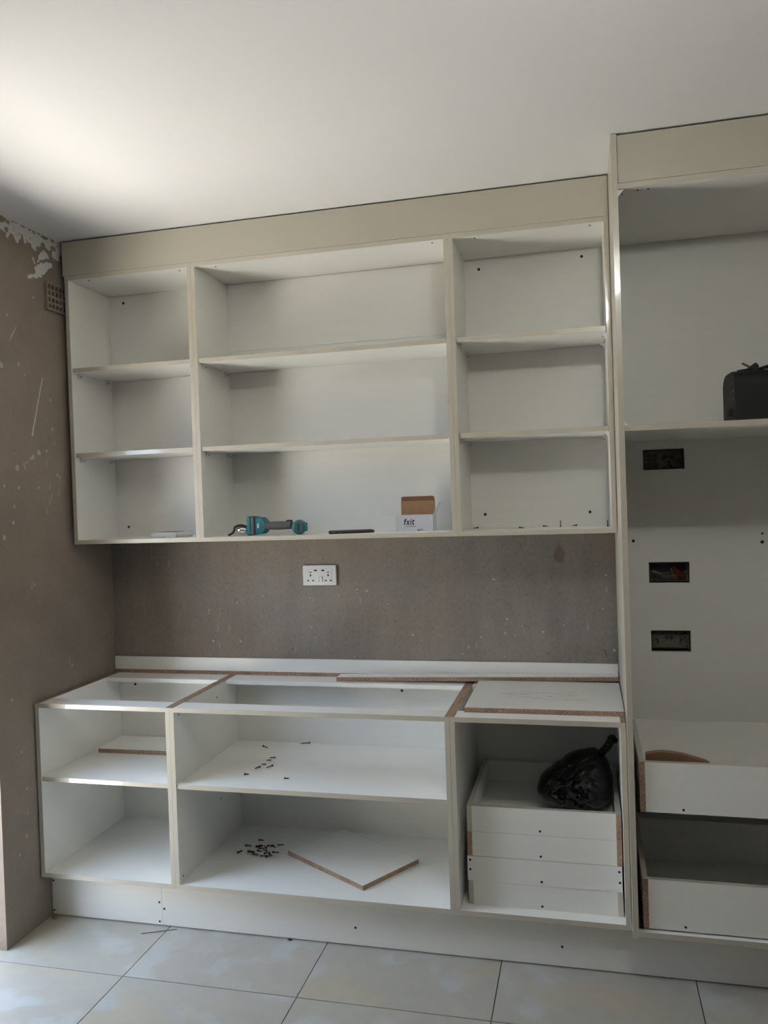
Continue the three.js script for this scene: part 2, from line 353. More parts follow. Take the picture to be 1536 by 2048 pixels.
// ---------------------------------------------------------------- tall unit
const TX0 = 2.1005, TX1 = 3.0, TZ = 0.605, TT = 0.0165;
{
  const c = thing('tall_cabinet', 'tall open cabinet with box cutouts in its back and two drawers', 'cabinet', [2.55, LB, 0]);
  const sp = board('side_panel', [TX0, LB + 0.008, 0.001], [TX0 + TT, H - 0.002, TZ], c);
  sp.material = [M.white, M.fascia, M.white, M.white, M.white, M.white];      // beige laminate on the outer face
  board('side_panel', [TX1 - TT, LB + 0.008, 0.001], [TX1, H - 0.002, TZ], c);
  const a = TX0 + TT, b = TX1 - TT;
  board('top_panel', [a, 2.4235, 0.001], [b, 2.44, TZ - 0.002], c);
  box('filler_panel', [a + 0.0012, 2.441, TZ - 0.018], [b - 0.001, H - 0.006, TZ - 0.002], M.fascia, c);
  board('bottom_panel', [a, 0.187, 0.001], [b, 0.2035, TZ], c);
  const sh = board('shelf', [a + 0.0005, 1.7065, 0.021], [b - 0.0005, 1.7225, TZ - 0.003], c);
  bracket(a, 2.4235, 0.59, 1, c);
  const br = add(new THREE.Mesh(brGeo, M.plastic), 'corner_bracket', [a + 0.0005, 1.7235, 0.56], sh); br.rotation.x = Math.PI;
  const s = rect(THREE.Shape, a, 0.2035, b, 2.4235);
  for (const [p, q, r, t] of holes) s.holes.push(rect(THREE.Path, p, q, r, t));
  extruded('back_panel', s, 0.016, M.white, [0, 0, 0.002], c);
  for (const [x, y, k] of [[2.1642, 1.3442, 1.35], [2.6015, 1.3621, .8], [2.6008, 1.3319, 1.35]]) screwHead(x, y, 0.019, c, k);
  for (const x of [2.175, 2.205]) { const m = add(new THREE.Mesh(headGeo, M.darkMetal), 'screw', [x, 2.4229, TZ - 0.03], c); m.rotation.x = Math.PI / 2; m.scale.setScalar(0.8); }
  // drawer runners on the side panels
  for (const y of [0.575, 0.222]) {
    const r = box('drawer_runner', [a, y - 0.018, 0.10], [a + 0.006, y + 0.022, 0.588], M.darkMetal, c); box('runner_lip', [a + 0.006, y - 0.018, 0.10], [a + 0.0145, y - 0.014, 0.588], M.darkMetal, r);
    const r2 = box('drawer_runner', [b - 0.006, y - 0.018, 0.10], [b, y + 0.022, 0.588], M.darkMetal, c); box('runner_lip', [b - 0.0145, y - 0.018, 0.10], [b - 0.006, y - 0.014, 0.588], M.darkMetal, r2);
  }
}
// electrical boxes in the wall behind the cutouts
{
  const zinc = std({ color: lin(0.12, 0.115, 0.1), roughness: 0.6, metalness: 0.4 });
  const dust = std({ map: sheetOf(0.16, 256, (x, y) => { const n = fbm(x * 60, y * 60, 4), m = vn(x * 130, y * 130); const k = n > 0.52 ? 1 : 0.5 + n * 0.6; const d = m > 0.72 ? 0.4 : 1; return [0.17 * k * d, 0.155 * k * d, 0.125 * k * d]; }), roughness: 0.95 });
  const wire = { r: std({ color: lin(0.25, 0.015, 0.02), roughness: 0.5 }), g: std({ color: lin(0.2, 0.17, 0.05), roughness: 0.5 }), w: std({ color: lin(0.2, 0.21, 0.2), roughness: 0.5 }) };
  holes.forEach(([x0, y0, x1, y1], i) => {
    const lab = ['dusty wall box in the highest cutout of the tall unit', 'wall box with red wires in the middle cutout', 'dusty wall box in the lowest cutout of the tall unit'][i];
    const e = thing('electrical_box', lab, 'wall box', [(x0 + x1) / 2, y0, 0], 'wall boxes behind the tall unit');
    const m = 0.004, zf = -0.004, zb = -0.05, X0 = x0 + m, X1 = x1 - m, Y0 = y0 + (i === 2 ? 0.010 : m), Y1 = y1 - m, w = 0.0025;
    box('box_back', [X0, Y0, zb], [X1, Y1, zb + w], zinc, e);
    box('box_wall', [X0, Y0, zb + w], [X0 + w, Y1, zf], zinc, e); box('box_wall', [X1 - w, Y0, zb + w], [X1, Y1, zf], zinc, e);
    box('box_wall', [X0 + w, Y0, zb + w], [X1 - w, Y0 + w, zf], zinc, e); box('box_wall', [X0 + w, Y1 - w, zb + w], [X1 - w, Y1, zf], zinc, e);
    for (const x of [X0 + 0.006, X1 - 0.006]) box('fixing_lug', [x - 0.004, (Y0 + Y1) / 2 - 0.004, zf - 0.006], [x + 0.004, (Y0 + Y1) / 2 + 0.004, zf - 0.003], zinc, e);
    if (i === 1) {
      const A = (name, pts, r, mt) => add(new THREE.Mesh(tube(pts, r), mt), name, [0, 0, 0], e);
      const cx = (x0 + x1) / 2;
      A('wire', [[cx + .03, Y0 + .003, -.03], [cx + .025, Y0 + .02, -.012], [cx + .0, Y0 + .018, -.012], [cx - .02, Y0 + .015, -.02]], .0022, wire.g);
      A('wire', [[cx + .028, Y0 + .004, -.035], [cx + .02, Y0 + .02, -.014], [cx + .01, Y0 + .045, -.02]], .0018, wire.g);
      A('wire', [[cx + .05, Y0 + .006, -.03], [cx + .04, Y0 + .03, -.012], [cx + .022, Y0 + .052, -.02]], .0026, wire.r);
      A('wire', [[cx + .02, Y0 + .045, -.03], [cx + .035, Y0 + .02, -.01], [cx + .06, Y0 + .012, -.03]], .0026, wire.r);
      A('wire', [[cx + .062, Y0 + .03, -.04], [cx + .04, Y0 + .022, -.014], [cx + .03, Y0 + .008, -.03]], .0026, wire.r);
      A('wire', [[cx - .055, Y0 + .035, -.03], [cx - .035, Y0 + .03, -.012], [cx - .022, Y0 + .02, -.03]], .004, wire.w);
    } else box('dust_filling', [X0 + w, Y0 + w, zb + w], [X1 - w, Y1 - w, -0.012], dust, e);
  });
}

// ---------------------------------------------------------------- drawers
// ends: 'raw' chipboard ends, 'band' beige ends, 'over' front laps over the sides
function drawer(name, label, group, x0, x1, y0, y1, z0, z1, endL, endR, holesAt) {
  const d = thing(name, label, 'drawer', [(x0 + x1) / 2, y0, (z0 + z1) / 2], group);
  const over = endL === 'over';
  const fx0 = over ? x0 : x0 + T, fx1 = over ? x1 : x1 - T, sz = over ? z1 - T : z1;
  for (const [a, end] of [[x0, endL], [x1 - T, endR]]) {
    const s = box('side_panel', [a, y0, z0], [a + T, y1 - 0.0006, sz - (over ? 0 : EB)], M.white, d);
    if (!over) box(end === 'raw' ? 'raw_edge' : 'edge_band', [a, y0, sz - EB], [a + T, y1 - 0.0006, sz], end === 'raw' ? M.chip : M.edge, s);
    box('edge_band', [a, y1 - 0.0006, z0], [a + T, y1, sz], M.edge, s);
  }
  const f = box('front_panel', [fx0, y0, z1 - T], [fx1, y1 - 0.0006, z1], M.white, d);
  box('edge_band', [fx0, y1 - 0.0006, z1 - T], [fx1, y1, z1], M.edge, f);
  box('back_panel', [x0 + T, y0, z0], [x1 - T, y1, z0 + T], M.white, d);
  box('base_panel', [x0 + T, y0 + 0.002, z0 + T], [x1 - T, y0 + 0.010, z1 - T], M.white, d);
  for (const [x, y] of holesAt) screwHead(x, y, z1 + 0.0003, d, 0.9);
  return d;
}
const gS = 'drawer boxes stacked in the base cabinet';
drawer('drawer', 'lowest of four white drawer boxes stacked in the base cabinet', gS, 1.5895, 2.0775, 0.19, 0.2675, 0.025, 0.4985, 'band', 'band', [[1.826, .2005]]);
drawer('drawer', 'second drawer box from the bottom of the stack, screwed at both ends', gS, 1.588, 2.0765, 0.268, 0.3495, 0.026, 0.5, 'over', 'over', [[1.597, .336], [1.597, .305], [2.068, .332], [2.069, .298], [1.8265, .281]]);
drawer('drawer', 'third drawer box from the bottom of the stack, raw chipboard at both ends', gS, 1.5895, 2.0785, 0.350, 0.4305, 0.024, 0.4985, 'raw', 'raw', [[1.826, .3625]]);
drawer('drawer', 'topmost drawer box of the stack, black bag inside', gS, 1.5905, 2.0785, 0.431, 0.515, 0.024, 0.499, 'band', 'raw', [[1.826, .4445]]);
const gT = 'drawers on runners in the tall unit';
drawer('drawer', 'upper drawer of the tall unit, brown wooden piece inside', gT, 2.132, 2.9685, 0.562, 0.7135, 0.115, 0.59, 'raw', 'raw', [[2.255, .574]]);
drawer('drawer', 'lower drawer of the tall unit, empty', gT, 2.132, 2.9685, 0.209, 0.359, 0.115, 0.59, 'raw', 'raw', [[2.252, .2215]]);

// ---------------------------------------------------------------- loose boards and strips
function looseBoard(label, w, d, topMat, h = T) {          // centred, base at y = 0
  const g = thing('loose_board', label, 'board', [0, 0, 0]);
  const p = 0.0007;
  const pan = box('panel', [-w / 2 + p, 0, -d / 2 + p], [w / 2 - p, h, d / 2 - p], M.white, g, !topMat);
  if (topMat) pan.material = [M.white, M.white, topMat, M.white, M.white, M.white];
  for (const [a, b] of [[[-w / 2, 0, d / 2 - p], [w / 2, h, d / 2]], [[-w / 2, 0, -d / 2], [w / 2, h, -d / 2 + p]], [[-w / 2, 0, -d / 2 + p], [-w / 2 + p, h, d / 2 - p]], [[w / 2 - p, 0, -d / 2 + p], [w / 2, h, d / 2 - p]]]) box('raw_edge', a, b, M.chip, g);
  return g;
}
// scuffed board on the drawer cabinet
const scuff = new Sheet(0.51, 0.46, 700, 640);
scuff.each((x, y) => { const k = 0.985 + 0.03 * (fbm(x * 9, y * 60, 3) - 0.5); return [0.76 * k, 0.745 * k, 0.70 * k]; });
for (let i = 0; i < 46; i++) { const x = rr(0.08, 0.36), y = 0.2 + rr(-.07, .05) - (x - .2) * .1, l = rr(.01, .06); scuff.stroke([x, y], [x + l, y + rr(-.012, .006)], .0010, .0018, [0.16, 0.14, 0.12], rr(0.2, 0.8)); }
for (let i = 0; i < 12; i++) { const x = rr(0.36, 0.46), y = rr(.2, .26), l = rr(.008, .03); scuff.stroke([x, y], [x + l, y + rr(-.004, .004)], .0006, .001, [0.22, 0.2, 0.18], rr(0.1, 0.35)); }
const scuffTex = scuff.texture();
{
  const b = looseBoard('scuffed white board lying on top of the drawer cabinet', 0.508, 0.398, std({ map: scuffTex, roughness: 0.45 }));
  b.position.set(1.8438, LT, 0.2835); b.rotation.y = 0.006;
}
{
  const b = looseBoard('long narrow white board lying along the upstand strip', 1.07, 0.062);
  b.position.set(1.5625, LT + 0.0098, 0.0505);
  b.rotation.set(0, Math.atan2(0.016, 1.07), Math.atan2(0.0185, 1.07));
}
{ const b = looseBoard('short white board lying on the shelf of the corner base cabinet', 0.36, 0.176); b.position.set(0.245, 0.5464, 0.16); b.rotation.y = 0.02; }
{ const b = looseBoard('white rectangular board lying askew on the base cabinet bottom', 0.42, 0.278); b.position.set(1.116, LB + T + 0.0005, 0.246); b.rotation.y = -Math.atan2(0.2242, 0.3589); }
{
  const g = thing('upstand_strip', 'long thin white upstand strip standing along the plaster wall', 'strip', [1.05, LT, 0.01]);
  const m = box('base_strip', [0.004, LT + 0.0003, 0.001], [2.0985, LT + 0.0155, 0.0105], M.white, g);
  box('raw_edge', [0.004, LT + 0.0003, 0.0105], [2.0985, LT + 0.0155, 0.0111], M.chip, m);
  box('upstand', [0.004, LT + 0.0155, 0.001], [2.0985, 0.8875, 0.0105], M.white, g);
}

// ---------------------------------------------------------------- wall socket
{
  const cx = 0.9465, cy = 1.2285, w = 0.1425, h = 0.082, f = 0.0115;
  const s = thing('wall_socket', 'white double wall socket with charging ports on bare plaster', 'socket', [cx, cy - h / 2, 0]);
  rbox('plate', [cx - w / 2, cy - h / 2, 0.001], [cx + w / 2, cy + h / 2, f], 0.004, M.plastic, s, 4);
  rbox('insert', [cx - 0.053, cy - 0.0285, f - 0.002], [cx + 0.053, cy + 0.027, f + 0.0012], 0.001, M.plastic, s, 2);
  const z = f + 0.0012, slot = (dx, dy, a, b, n) => box(n, [cx + dx - a / 2, cy + dy - b / 2, z - 0.001], [cx + dx + a / 2, cy + dy + b / 2, z + 0.0004], M.hole, s);
  for (const k of [-1, 1]) {
    slot(k * 0.0375, 0.0135, 0.011, 0.0028, 'slot'); slot(k * 0.0375, 0.0008, 0.005, 0.009, 'slot');
    slot(k * 0.0375 - 0.0105, -0.0205, 0.007, 0.005, 'slot'); slot(k * 0.0375 + 0.0105, -0.0205, 0.007, 0.005, 'slot');
    slot(k * 0.0155, 0.0205, 0.0125, 0.0055, 'charging_port');
    const r = rbox('rocker_switch', [cx + k * 0.0065 - 0.006, cy - 0.026, z - 0.001], [cx + k * 0.0065 + 0.006, cy - 0.004, z + 0.003], 0.001, M.plastic, s, 2); r.rotation.x = k * 0.16;
  }
}

// ---------------------------------------------------------------- air vent in the left wall
{
  const z0 = 0.236, z1 = 0.388, y0 = 2.302, y1 = 2.410;
  const clay = std({ map: sheetOf(0.3, 128, (x, y) => { const k = 0.8 + 0.4 * fbm(x * 60, y * 60, 3); return [0.27 * k, 0.22 * k, 0.175 * k]; }), roughness: 0.9 });
  const v = thing('air_vent', 'square-holed clay air vent set into the side wall', 'vent', [0, y0, (z0 + z1) / 2]);
  box('backing', [0.0008, y0 + .006, z0 + .006], [0.003, y1 - .006, z1 - .006], M.hole, v);
  const fr = [[[y0, y0 + .008], [z0, z1]], [[y1 - .008, y1], [z0, z1]], [[y0 + .008, y1 - .008], [z0, z0 + .008]], [[y0 + .008, y1 - .008], [z1 - .008, z1]]];
  for (const [a, b] of fr) box('frame', [0.0008, a[0], b[0]], [0.013, a[1], b[1]], clay, v);
  for (let i = 1; i < 6; i++) { const z = z0 + .004 + i * (z1 - z0 - .008) / 6; box('bar', [0.003, y0 + .008, z - .004], [0.011, y1 - .008, z + .004], clay, v); }
  for (let i = 1; i < 4; i++) { const y = y0 + .004 + i * (y1 - y0 - .008) / 4; box('bar', [0.003, y - .004, z0 + .008], [0.0115, y + .004, z1 - .008], clay, v); }
}

// ---------------------------------------------------------------- screws lying about
const screwGeo = (() => {
  const pts = [[0, 0], [.0036, 0], [.0036, .0012], [.0019, .0042], [.0016, .012], [.0016, .026], [0, .031]].map(([r, y]) => new THREE.Vector2(r, y));
  const g = new THREE.LatheGeometry(pts, 10); g.rotateZ(-Math.PI / 2); return g;        // head at the origin, along +x
})();
const plugGeo = (() => { const g = new THREE.LatheGeometry([[0, 0], [.004, 0], [.004, .018], [.003, .028], [0, .03]].map(([r, y]) => new THREE.Vector2(r, y)), 8); g.rotateZ(-Math.PI / 2); return g; })();
function loose(name, label, cat, group, x, y, z, ang, len, mat = M.screw, geo = screwGeo, base = 0.031, fat = 1) {
  const o = add(new THREE.Mesh(geo, mat), name, [x, y + 0.0037 * fat, z]);
  o.scale.set(len / base, fat, fat); o.rotation.y = ang; o.rotation.z = -0.04;
  return tag(o, label, cat, group);
}
{ // on the shelf: head, tip
  const S = [[.887, .023, .8473, .036], [.7099, .091, .7392, .1093], [.8134, .2225, .7903, .2237], [.8079, .2537, .795, .2552], [.8074, .3033, .7957, .303], [.7968, .3318, .784, .3527], [.8386, .3104, .8214, .3378], [.7706, .4159, .783, .4141], [.9325, .4367, .9458, .4348]];
  const W = ['longest dark screw on the base cabinet shelf, lying against the back panel', 'dark screw on the base cabinet shelf lying apart behind the cluster', 'rearmost dark screw in the loose cluster on the base cabinet shelf', 'tiny dark screw just in front of the rearmost of the shelf cluster',
    'short dark screw in the middle of the cluster on the base cabinet shelf', 'reddish screw at the left front of the cluster on the base cabinet shelf', 'thickest screw, front right of the cluster on the base cabinet shelf', 'short screw on the base cabinet shelf nearest the divider', 'lone short screw nearest the front edge of the base cabinet shelf'];
  for (const [i, [a, b, c, d]] of S.entries()) loose('loose_screw', W[i], 'screw', 'screws on the base cabinet shelf', a, 0.546, b, Math.atan2(-(d - b), c - a), Math.max(0.018, Math.hypot(c - a, d - b)), M.screw, screwGeo, 0.031, 1.1);
}
{
  const P = [[.6709, .2621, 1.2], [.6818, .2052, 0.1], [.7147, .1502, .05], [.7531, .2077, 2.2], [.7666, .1928, .5], [.7859, .1986, -.4], [.8066, .1789, .4], [.7421, .2744, -.1], [.7477, .2457, -.15], [.7799, .2559, .8], [.8013, .2695, -.8], [.8101, .2456, .05], [.7771, .2821, .3], [.7442, .2216, .1], [.762, .235, 2.6], [.795, .28, 1.1]];
  for (const [x, z, a] of P) loose('loose_screw', 'dark screw in the small pile on the base cabinet bottom', 'screw', 'screws piled on the base cabinet bottom', x - Math.cos(a) * .012, LB + T, z + Math.sin(a) * .012, a, rr(0.02, 0.03), M.screw, screwGeo, 0.031, 1.15);
  for (const [x, z, a, l] of [[.7138, .2549, 0.0, 'red-brown wall plug lying nearest the divider in the screw pile'], [.729, .212, .7, 'red-brown wall plug bent up at the back of the screw pile']])
    loose('wall_plug', l, 'wall plug', 'wall plugs in the screw pile', x - .014, LB + T, z, a, 0.03, M.plug, plugGeo, 0.03, 1);
}
{
  const S = [[1.60, .06, 1.585, .09], [1.762, .13, 1.79, .165], [1.845, .06, 1.868, .09], [1.963, .05, 1.942, .09]];
  for (const [i, [a, b, c, d]] of S.entries()) loose('loose_screw', ['leftmost', 'second', 'third', 'fourth'][i] + ' lying screw from the divider on the wall cabinet bottom', 'screw', 'screws on the wall cabinet bottom', a, UB + T, b, Math.atan2(-(d - b), c - a), 0.03);
  for (const [x, z, w] of [[1.9076, .093, 'screw standing on its head mid-way along the wall cabinet bottom'], [2.072, .16, 'screw standing on its head in the wall cabinet corner by tall unit']]) { const o = loose('loose_screw', w, 'screw', 'upright screws on the wall cabinet bottom', x, UB + T - 0.0036, z, 0, 0.026); o.rotation.set(0, 0, Math.PI / 2); }
}

// ---------------------------------------------------------------- tape roll, drill, phone, small carton in the wall cabinets
{
  const y = UB + T, R = 0.081, r = 0.052, h = 0.0215;
  const g = thing('tape_roll', 'flat roll of cream edging tape on the wall cabinet bottom', 'tape roll', [0.392, y, 0.185]);
  const tapeMat = std({ color: lin(0.62, 0.6, 0.55), roughness: 0.5 }), core = std({ color: lin(0.35, 0.27, 0.19), roughness: 0.9 });
  const ring = (a, b, n) => new THREE.LatheGeometry([[a, 0], [b, 0], [b, h], [a, h], [a, 0]].map(([q, t]) => new THREE.Vector2(q, t)), n);
  add(new THREE.Mesh(ring(r, R, 64), tapeMat), 'tape', [0.392, y, 0.185], g);
  add(new THREE.Mesh(ring(r - 0.004, r, 48), core), 'core', [0.392, y, 0.185], g);
  const fl = box('tape_end', [-0.02, 0.0008, 0], [0.02, h - 0.001, 0.0012], tapeMat, g); fl.position.set(0.035, h / 2, 0.0755); fl.rotation.y = 0.32;
}
{
  // cordless drill lying on its side: battery foot to the left, motor end facing the room
  const y = UB + T, z = 0.215;
  const g = thing('cordless_drill', 'teal and grey cordless drill lying on its side', 'drill', [0.84, y, z]);
  const P = (pts, d, mat, name, at, bev = 0.003) => { const s = new THREE.Shape(pts.map((p) => new THREE.Vector2(...p))); return add(new THREE.Mesh(new THREE.ExtrudeGeometry(s, { depth: d, bevelEnabled: true, bevelSize: bev, bevelThickness: bev, bevelSegments: 2, curveSegments: 8 }), mat), name, at, g); };
  // battery slab
  const bat = rbox('battery', [0.735, y + 0.001, z - 0.055], [0.752, y + 0.074, z + 0.02], 0.005, M.teal, g);
  rbox('battery_band', [0.7515, y + 0.003, z - 0.054], [0.765, y + 0.072, z + 0.019], 0.004, M.rubber, bat);
  rbox('latch', [0.7305, y + 0.052, z - 0.02], [0.737, y + 0.062, z + 0.01], 0.002, M.matteBlack, bat);
  // foot tapering into the handle
  P([[0.766, 0.008], [0.79, 0.008], [0.8, 0.014], [0.806, 0.024], [0.806, 0.05], [0.797, 0.06], [0.788, 0.066], [0.766, 0.066]], 0.045, M.teal, 'foot', [0, y, z - 0.035]);
  box('foot_button', [0.777, y + 0.028, z + 0.012], [0.783, y + 0.046, z + 0.0145], M.plastic, g);
  // rubber grip
  const hg = new THREE.CylinderGeometry(0.0145, 0.0152, 0.108, 24, 6); hg.rotateZ(Math.PI / 2);
  const hp = hg.attributes.position; for (let i = 0; i < hp.count; i++) { const x = hp.getX(i) / 0.054; const k = 1 + 0.09 * Math.cos(x * 2.2) ; hp.setY(i, hp.getY(i) * k); hp.setZ(i, hp.getZ(i) * 1.25); }
  hg.computeVertexNormals();
  add(new THREE.Mesh(hg, M.rubber), 'grip', [0.858, y + 0.036, z], g);
  rbox('trigger', [0.89, y + 0.044, z - 0.012], [0.912, y + 0.056, z + 0.004], 0.003, M.matteBlack, g);
  // motor housing, its axis towards the room
  const mot = new THREE.LatheGeometry([[0, 0.062], [0.016, 0.062], [0.0235, 0.058], [0.027, 0.05], [0.0275, 0.02], [0.026, -0.01], [0.017, -0.03], [0, -0.03]].reverse().map(([r, t]) => new THREE.Vector2(r, t)), 36); mot.rotateX(Math.PI / 2);
  const mh = add(new THREE.Mesh(mot, M.teal), 'motor_housing', [0.938, y + 0.0285, z - 0.02], g);
  for (const dx of [-0.0125, 0.0125]) rbox('cooling_rib', [0.938 + dx - 0.0032, y + 0.009, z + 0.036], [0.938 + dx + 0.0032, y + 0.048, z + 0.0435], 0.002, M.rubber, mh);
  for (const dy of [-0.0175, 0.0175]) rbox('cooling_rib', [0.9287, y + 0.0285 + dy - 0.0025, z + 0.036], [0.9473, y + 0.0285 + dy + 0.0025, z + 0.0432], 0.002, M.rubber, mh);
  rbox('vent_slot', [0.935, y + 0.014, z + 0.040], [0.941, y + 0.043, z + 0.0428], 0.001, M.matteBlack, mh);
  rbox('side_boss', [0.957, y + 0.012, z - 0.01], [0.9685, y + 0.045, z + 0.022], 0.005, M.teal, mh);
  const ch = new THREE.CylinderGeometry(0.013, 0.019, 0.045, 24); ch.rotateX(-Math.PI / 2);
  add(new THREE.Mesh(ch, M.matteBlack), 'chuck', [0.938, y + 0.0285, z - 0.07], mh);
  mh.rotation.y = 0.24;
  // shiny domed belt clip with a dark hook at the battery end
  const dome = new THREE.SphereGeometry(1, 28, 18); dome.scale(0.032, 0.0185, 0.026);
  const dm = add(new THREE.Mesh(dome, M.chrome), 'belt_clip', [0.708, y + 0.0215, z - 0.005], g);
  const hook = tube([[0.73, y + 0.036, z + 0.012], [0.71, y + 0.041, z + 0.014], [0.688, y + 0.034, z + 0.022], [0.684, y + 0.018, z + 0.026], [0.672, y + 0.008, z + 0.026], [0.662, y + 0.0045, z + 0.024]], 0.0042, 30, 8); hook.translate(-0.708, -(y + 0.0215), -(z - 0.005));
  dm.add(Object.assign(new THREE.Mesh(hook, M.darkMetal), { name: 'hook', castShadow: true, receiveShadow: true }));
  rbox('clip_mount', [0.718, y + 0.012, z - 0.02], [0.737, y + 0.04, z + 0.012], 0.004, M.teal, dm);
}
{
  const y = UB + T;
  const g = thing('phone', 'phone in a dark brown case lying face up beside the drill', 'phone', [1.142, y, 0.2]);
  const brown = std({ color: lin(0.045, 0.022, 0.016), roughness: 0.5 });
  const bd = rbox('case', [1.058, y, 0.163], [1.226, y + 0.0105, 0.238], 0.004, brown, g, 3);
  rbox('screen', [1.062, y + 0.0102, 0.167], [1.222, y + 0.0112, 0.234], 0.0005, M.black, g, 1);
  for (const [x, w] of [[1.072, .012], [1.096, .016]]) rbox('side_button', [x - w / 2, y + 0.003, 0.2375], [x + w / 2, y + 0.007, 0.2392], 0.0006, M.rubber, bd, 1);
  g.rotation.y = 0.36;
}
{
  // little open carton
  const y = UB + T, x0 = 1.312, x1 = 1.4525, z0 = 0.115, z1 = 0.195, h = 0.0605, t = 0.0016;
  const g = thing('small_carton', 'small white carton with open brown lid and dark lettering', 'carton', [(x0 + x1) / 2, y, (z0 + z1) / 2]);
  const outside = std({ color: lin(0.66, 0.64, 0.65), roughness: 0.6 }), kraft = std({ map: sheetOf(0.2, 128, (x, v) => { const k = 0.93 + 0.14 * fbm(x * 90, v * 40, 3); return [0.4 * k, 0.235 * k, 0.125 * k]; }), roughness: 0.85 });
  const cv = document.createElement('canvas'); cv.width = 704; cv.height = 302;
  const c = cv.getContext('2d'); c.fillStyle = 'rgb(212,210,213)'; c.fillRect(0, 0, 704, 302);
  c.save(); c.translate(150, 178); c.transform(1, 0, -0.14, 1, 0, 0); c.fillStyle = 'rgb(8,22,16)'; c.font = 'bold 150px sans-serif'; c.scale(0.84, 1); c.fillText('fxit', 0, 0); c.restore();
  c.fillStyle = 'rgb(60,66,62)'; c.fillRect(180, 202, 205, 8);
  c.fillStyle = 'rgb(20,24,24)'; c.beginPath(); c.arc(430, 275, 13, 0, 7); c.fill(); c.fillRect(444, 268, 74, 9); c.fillStyle = 'rgb(90,90,92)'; c.fillRect(462, 250, 56, 4); c.fillRect(430, 288, 60, 4);
  const tx = new THREE.CanvasTexture(cv); tx.colorSpace = THREE.SRGBColorSpace;
  const fr = add(new THREE.Mesh(new THREE.BoxGeometry(x1 - x0, h, t), [outside, outside, outside, outside, std({ map: tx, roughness: 0.6 }), kraft]), 'front_panel', [(x0 + x1) / 2, y + h / 2, z1 - t / 2], g);
  const wall = (n, a, b) => box(n, a, b, outside, g);
  wall('side_panel', [x0, y, z0], [x0 + t, y + h, z1 - t]); wall('side_panel', [x1 - t, y, z0], [x1, y + h, z1 - t]);
  wall('back_panel', [x0 + t, y, z0], [x1 - t, y + h, z0 + t]); wall('bottom_panel', [x0 + t, y, z0 + t], [x1 - t, y + t, z1 - t]);
  // lid standing up from the rear edge, tuck flap bent forward at its top
  const lid = box('lid', [x0 + 0.006, y + h, z0], [x1 - 0.003, y + h + 0.052, z0 + t], kraft, g);
  const s = new THREE.Shape(); const lw = (x1 - x0 - 0.012) / 2; s.moveTo(-lw, 0); s.lineTo(lw, 0); s.lineTo(lw, 0.009); s.quadraticCurveTo(lw, 0.018, lw - 0.01, 0.018); s.lineTo(-lw + 0.01, 0.018); s.quadraticCurveTo(-lw, 0.018, -lw, 0.009); s.closePath();
  const tf = extruded('tuck_flap', s, t, std({ color: lin(0.26, 0.13, 0.075), roughness: 0.85 }), [(x0 + x1) / 2 + 0.0015, y + h + 0.0525, z0], lid); tf.rotation.x = 0.35;
  const fl = box('side_flap', [x0 - 0.055, y + h - t, z0 + 0.012], [x0, y + h, z1 - 0.012], outside, g); fl.rotation.z = -0.15; fl.position.y += 0.004;
  const fq = box('side_flap', [x1, y + h - t, z0 + 0.012], [x1 + 0.052, y + h, z1 - 0.012], outside, g); fq.rotation.z = 1.15; fq.position.x -= 0.015; fq.position.y += 0.024;
}

